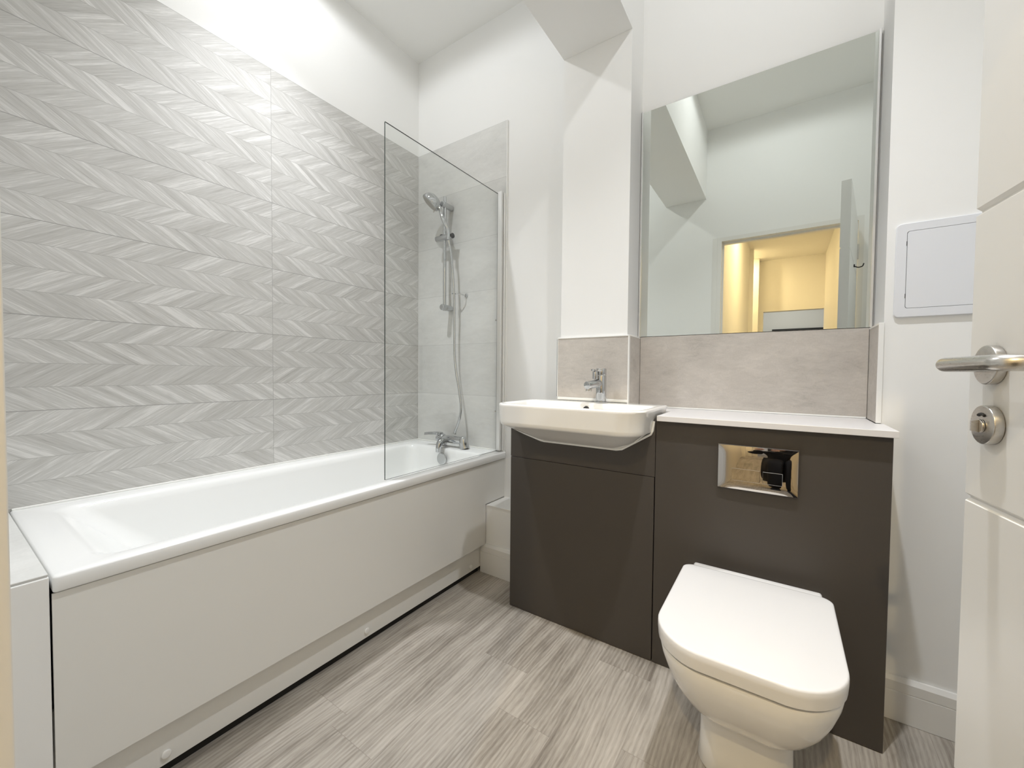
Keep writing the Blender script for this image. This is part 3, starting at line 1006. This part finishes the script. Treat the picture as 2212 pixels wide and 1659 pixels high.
b.rings([rr(TX - h, TX + h, y0, SY1 + k, z, r, 10, bu) for z, h, y0, r, bu, k in (
    (0.3915, 0.180, SY0 + 0.008, (0.104, 0.03), 0.018, -0.005), (0.3912, 0.1865, SY0 + 0.002, (0.106, 0.03), 0.018, 0.0),
    (0.393, 0.1880, SY0 - 0.0005, (0.107, 0.03), 0.018, 0.0), (0.415, 0.1895, SY0 - 0.002, (0.106, 0.03), 0.018, 0.001), (0.4278, 0.1893, SY0 - 0.0015, (0.105, 0.03), 0.018, 0.001),
    (0.4306, 0.1882, SY0 + 0.0000, (0.104, 0.029), 0.018, 0.0), (0.4320, 0.1862, SY0 + 0.0022, (0.102, 0.028), 0.018, -0.002), (0.4325, 0.182, SY0 + 0.0065, (0.10, 0.025), 0.017, -0.008),
    (0.4345, 0.12, SY0 + 0.07, (0.06, 0.02), 0.012, -0.06))], True, True)
obj('toilet_lid', b, M['seat'], t, 40)
obj('hinge_bar', MB().box(TX - 0.166, TX + 0.168, SY1 + 0.0015, -0.388, 0.3845, 0.427, 0.007, 3), M['seat'], t, 50)
obj('fixing_cap', MB().cyl((TX - 0.1092, -0.50, 0.055), (TX - 0.117, -0.50, 0.055), 0.011, n=20, bev=0.003), M['trim'], t, 40)
obj('fixing_cap', MB().cyl((TX + 0.1092, -0.50, 0.055), (TX + 0.117, -0.50, 0.055), 0.011, n=20, bev=0.003), M['trim'], t, 40)

# ------------------------------------------------------------------ access hatch
t = thing('access_hatch', (2.365, YS, 1.217), 'square white plastic service hatch on the wall behind the door', 'hatch')
AX0, AX1, AZ0, AZ1 = 2.2255, 2.505, 1.218, 1.494
b = MB()


def xz(x0, x1, z0, z1, y, r):
    return [(p[0], y, p[1]) for p in rr(x0, x1, z0, z1, 0, r, 6)]


b.rings([xz(AX0, AX1, AZ0, AZ1, YS - 0.0004, 0.012), xz(AX0, AX1, AZ0, AZ1, YS - 0.008, 0.012), xz(AX0 + 0.0016, AX1 - 0.0016, AZ0 + 0.0016, AZ1 - 0.0016, YS - 0.0096, 0.011),
         xz(AX0 + 0.0235, AX1 - 0.0235, AZ0 + 0.0255, AZ1 - 0.0235, YS - 0.0098, 0.006), xz(AX0 + 0.0240, AX1 - 0.0240, AZ0 + 0.0260, AZ1 - 0.0240, YS - 0.006, 0.006)], True, False)
obj('hatch_frame', b, M['hatch'], t, 40)
obj('hatch_gap', MB().box(AX0 + 0.022, AX1 - 0.022, YS - 0.0062, YS - 0.0052, AZ0 + 0.024, AZ1 - 0.022), M['gap'], t)
b = MB()
b.rings([xz(AX0 + 0.0247, AX1 - 0.0247, AZ0 + 0.0266, AZ1 - 0.0247, YS - 0.0063, 0.006), xz(AX0 + 0.0247, AX1 - 0.0247, AZ0 + 0.0266, AZ1 - 0.0247, YS - 0.0096, 0.006)], True, True)
hd = obj('hatch_door', b, M['hatch'], t, 40)
obj('hinge_slot', MB().box(AX0 + 0.0225, AX0 + 0.0240, YS - 0.0101, YS - 0.0098, 1.428, 1.441), M['hole'], hd)
obj('hinge_slot', MB().box(AX0 + 0.0225, AX0 + 0.0240, YS - 0.0101, YS - 0.0098, 1.274, 1.287), M['hole'], hd)
obj('catch', MB().cyl((AX1 - 0.045, YS - 0.0097, 1.356), (AX1 - 0.045, YS - 0.013, 1.356), 0.009, n=20, bev=0.001), M['hatch'], hd, 40)

# ------------------------------------------------------------------ door leaf (local: s along the leaf from the hinge, d out of the face towards -x)
ANG = math.radians(8.5)
LEAF, TH, DH = 0.84, 0.042, 2.065
FREE = Vector((2.188, -0.92, 0))                      # free corner of the face seen
tv_ = Vector((math.sin(ANG), -math.cos(ANG), 0))      # free edge -> hinge
nv = Vector((-math.cos(ANG), -math.sin(ANG), 0))      # out of the seen face
t = thing('door_1', FREE + tv_ * LEAF, 'white grooved door standing open on the right, brushed steel handle', 'door', kind='structure')


def DL(s, d, z):
    """s from the free edge, d out of the seen face (negative = into the leaf)"""
    return FREE + tv_ * s + nv * d + Vector((0, 0, z))


def leafmesh(profile):
    """profile in (d,z), extruded over the leaf width"""
    b = MB()
    A = [DL(0, d, z) for d, z in profile]
    B = [DL(LEAF, d, z) for d, z in profile]
    b.rings([A, B], True, True)
    return b


prof = [(-TH, 0.006), (0, 0.006)]
for zg in (0.430, 0.861, 1.288, 1.715):
    prof += [(0, zg - 0.006), (-0.006, zg - 0.001), (-0.006, zg + 0.001), (0, zg + 0.006)]
prof += [(0, DH), (-TH, DH)]
for zg in (1.715, 1.288, 0.861, 0.430):
    prof += [(-TH, zg + 0.006), (-TH + 0.006, zg + 0.001), (-TH + 0.006, zg - 0.001), (-TH, zg - 0.006)]
obj('leaf', leafmesh(prof), M['door'], t)


def handle(side):
    """side=+1 seen face, -1 other face"""
    f = lambda s, d, z: DL(s, d if side > 0 else -TH - d, z)
    zc = 1.0595
    hs = 0.058
    h = obj('door_handle', MB().cyl(f(hs, 0.0004, zc), f(hs, 0.011, zc), 0.0272, n=36, bev=0.0015), M['steel'], t, 40)
    h['label'] = 'brushed steel lever handle'
    pts = [f(hs, 0.011, zc), f(hs, 0.040, zc)]
    R = 0.016
    for k in range(1, 7):
        a = PI / 2 * k / 6
        pts.append(f(hs + R * (1 - math.cos(a)), 0.040 + R * math.sin(a), zc))
    pts += [f(hs + 0.07, 0.056, zc), f(hs + 0.115, 0.056, zc)]
    for k in range(1, 7):
        a = PI / 2 * k / 6
        pts.append(f(hs + 0.115 + R * math.sin(a), 0.056 - R * (1 - math.cos(a)), zc))
    pts.append(f(hs + 0.115 + R, 0.014, zc))
    obj('lever', MB().tube(pts, 0.0098, 20), M['steel'], h, 60)
    k = obj('privacy_lock', MB().cyl(f(hs, 0.0004, 0.976), f(hs, 0.0115, 0.976), 0.0272, n=36, bev=0.0015), M['steel'], t, 40)
    k['label'] = 'round brushed steel privacy lock rose'
    b = MB()
    b.cyl(f(hs, 0.0117, 0.974), f(hs, 0.0150, 0.974), 0.0095, n=24, bev=0.001)
    A = [f(hs + dx, 0.0152, 0.974 + dz) for dx, dz in ((-0.002, -0.0085), (0.002, -0.0085), (0.002, 0.0085), (-0.002, 0.0085))]
    B = [f(hs + dx, 0.0225, 0.974 + dz) for dx, dz in ((-0.0015, -0.007), (0.0015, -0.007), (0.0015, 0.007), (-0.0015, 0.007))]
    b.rings([A, B], True, True)
    obj('thumb_turn', b, M['steel'], k, 30)
    b = MB()
    arc = [f(hs + 0.013 * math.cos(a), 0.0118, 0.9765 + 0.0145 * math.sin(a)) for a in [PI * (0.32 + 0.36 * i / 8) for i in range(9)]]
    b.tube(arc, 0.0020, 8)
    obj('indicator_slot', b, M['hole'], k)


handle(1)
handle(-1)
obj('latch_plate', MB().rings([[DL(-0.0006, d, z) for d, z in ((-0.032, 1.00), (-0.010, 1.00), (-0.010, 1.16), (-0.032, 1.16))],
                               [DL(0.0, d, z) for d, z in ((-0.032, 1.00), (-0.010, 1.00), (-0.010, 1.16), (-0.032, 1.16))]], True, True), M['steel'], t)
for zz in (0.25, 1.05, 1.83):
    p = DL(LEAF + 0.004, -TH - 0.002, zz)
    obj('hinge', MB().cyl(p, p + Vector((0, 0, 0.1)), 0.0065, n=14), M['steel'], t, 40)
t = thing('coat_hook', DL(0.42, -TH, 1.70), 'small dark hook on the far face of the open door, seen in the mirror', 'hook')
b = MB()
b.tube([DL(0.42, -TH - 0.0005, 1.70), DL(0.42, -TH - 0.006, 1.70)], 0.009, 16)
obj('hook_base', b, M['rubber'], t, 40)
b = MB()
b.tube(smoothpath([DL(0.42, -TH - 0.006, 1.695), DL(0.42, -TH - 0.022, 1.688), DL(0.42, -TH - 0.04, 1.692), DL(0.42, -TH - 0.046, 1.708)], 5), 0.0032, 10)
obj('hook_arm', b, M['rubber'], t, 60)

# ------------------------------------------------------------------ person crouching in the doorway with a phone (dark shape mirrored in the flush plate)
def skin_mesh(name, chains, m, parent, levels=2):
    verts, edges, rad = [], [], []
    idx = {}
    for ch in chains:
        prev = None
        for key, p, r in ch:
            if key not in idx:
                idx[key] = len(verts)
                verts.append(p)
                rad.append(r)
            if prev is not None:
                edges.append((idx[prev], idx[key]))
            prev = key
    off = Vector(parent.location)
    me = bpy.data.meshes.new(name)
    me.from_pydata([Vector(v) - off for v in verts], edges, [])
    o = bpy.data.objects.new(name, me)
    COL.objects.link(o)
    o.parent = parent
    md = o.modifiers.new('skin', 'SKIN')
    for i, r in enumerate(rad):
        sv = me.skin_vertices[0].data[i]
        sv.radius = (r, r) if not isinstance(r, tuple) else r
        sv.use_root = i == 0
    md.use_smooth_shade = True
    sb = o.modifiers.new('sub', 'SUBSURF')
    sb.levels = levels
    sb.render_levels = levels
    me.materials.append(m)
    return o


px, py = 2.05, -2.54
t = thing('person', (px, py, 0.0), 'person in black clothes crouching in the doorway, mirrored in the flush plate', 'person')
ch = [[('pel', (px, py, 0.36), 0.17), ('waist', (px - 0.01, py + 0.05, 0.55), 0.135), ('chest', (px - 0.02, py + 0.13, 0.76), 0.150), ('nb', (px - 0.03, py + 0.19, 0.91), 0.07), ('neck', (px - 0.04, py + 0.22, 0.97), 0.052)]]
for sx, k in ((-1, 'L'), (1, 'R')):
    ch.append([('pel', 0, 0), ('hip' + k, (px + sx * 0.10, py + 0.03, 0.34), 0.120), ('th' + k, (px + sx * 0.105, py + 0.20, 0.40), 0.105), ('kn' + k, (px + sx * 0.100, py + 0.38, 0.455), 0.078),
               ('ca' + k, (px + sx * 0.100, py + 0.31, 0.27), 0.074), ('an' + k, (px + sx * 0.100, py + 0.24, 0.10), 0.056)])
    ch.append([('chest', 0, 0), ('sh' + k, (px - 0.025 + sx * 0.165, py + 0.16, 0.855), 0.066), ('ua' + k, (px - 0.05 + sx * 0.20, py + 0.26, 0.73), 0.052), ('el' + k, (px - 0.07 + sx * 0.17, py + 0.34, 0.66), 0.044),
               ('fa' + k, (px - 0.13 + sx * 0.09, py + 0.43, 0.80), 0.036), ('wr' + k, (px - 0.165 + sx * 0.055, py + 0.49, 0.91), 0.027)])
skin_mesh('body', ch, M['cloth'], t)
for sx in (-1, 1):
    b = MB()
    fx, fy = px + sx * 0.10, py + 0.22
    b.rings([rr(fx - w, fx + w, fy - bk, fy + fr, z, (0.03, 0.04), 6) for z, w, bk, fr in ((0.001, 0.042, 0.06, 0.19), (0.03, 0.046, 0.062, 0.195), (0.055, 0.042, 0.058, 0.15), (0.085, 0.036, 0.052, 0.06))], True, True)
    obj('shoe', b, M['cloth'], t, 60)
    # hand: palm and five fingers closed round the phone
    w = Vector((px - 0.165 + sx * 0.055, py + 0.49, 0.91))
    f = [[('w', w, 0.026), ('p1', w + Vector((-sx * 0.004, 0.015, 0.035)), 0.026), ('p2', w + Vector((-sx * 0.008, 0.022, 0.07)), 0.025)]]
    for i, (dz, ln) in enumerate(((0.0, 0.030), (0.018, 0.034), (0.036, 0.032), (0.052, 0.026))):
        q = w + Vector((0.0, 0.030, 0.038 + dz * 0.9))
        f.append([('p2' if i > 1 else 'p1', 0, 0), ('a%d' % i, q, 0.0095), ('b%d' % i, q + Vector((-sx * ln * 0.6, 0.016, 0.004)), 0.0085), ('c%d' % i, q + Vector((-sx * ln, 0.004, 0.006)), 0.0075)])
    f.append([('p1', 0, 0), ('t0', w + Vector((-sx * 0.022, -0.004, 0.045)), 0.0105), ('t1', w + Vector((-sx * 0.040, -0.004, 0.062)), 0.0085)])
    skin_mesh('hand', f, M['skin'], t)
hx, hy, hz = px - 0.05, py + 0.25, 1.09
b = MB()
prof = [(-0.115, 0.035, 0.030), (-0.10, 0.050, 0.050), (-0.06, 0.062, 0.078), (-0.01, 0.070, 0.092), (0.04, 0.073, 0.096), (0.075, 0.064, 0.084), (0.10, 0.044, 0.058), (0.113, 0.018, 0.022)]
b.rings([[(hx + a_ * math.cos(q), hy + c_ * math.sin(q), hz + z) for q in [2 * PI * k / 24 for k in range(24)]] for z, a_, c_ in prof], True, True)
b.rings([[(hx + a_ * math.cos(q), hy + 0.094 + d_ + a_ * math.sin(q), hz + z) for q in [2 * PI * k / 10 for k in range(10)]] for z, a_, d_ in ((0.025, 0.006, -0.006), (-0.005, 0.010, 0.0), (-0.022, 0.014, 0.004), (-0.032, 0.008, -0.004))], True, True)
for sx in (-1, 1):
    b.rings([[(hx + sx * (0.070 + d_), hy - 0.004 + a_ * math.cos(q), hz - 0.004 + 1.6 * a_ * math.sin(q)) for q in [2 * PI * k / 12 for k in range(12)]] for d_, a_ in ((-0.008, 0.012), (0.004, 0.018), (0.009, 0.015), (0.008, 0.006))], True, True)
head = obj('head', b, M['skin'], t, 60)
for sx in (-1, 1):
    obj('eye', MB().cyl((hx + sx * 0.030, hy + 0.080, hz + 0.012), (hx + sx * 0.030, hy + 0.0905, hz + 0.012), 0.0085, n=16, bev=0.003), M['hole'], head, 60)
obj('mouth', MB().tube([(hx - 0.022, hy + 0.076, hz - 0.056), (hx, hy + 0.0835, hz - 0.058), (hx + 0.022, hy + 0.076, hz - 0.056)], 0.0045, 8), M['lips'], head, 60)
b = MB()
b.rings([[(hx + a_ * math.cos(q), hy - 0.012 + c_ * math.sin(q), hz + z) for q in [2 * PI * k / 24 for k in range(24)]] for z, a_, c_ in ((0.02, 0.079, 0.092), (0.06, 0.078, 0.093), (0.095, 0.060, 0.075), (0.118, 0.03, 0.035), (0.122, 0.008, 0.01))], True, True)
obj('hair', b, M['cloth'], t, 60)
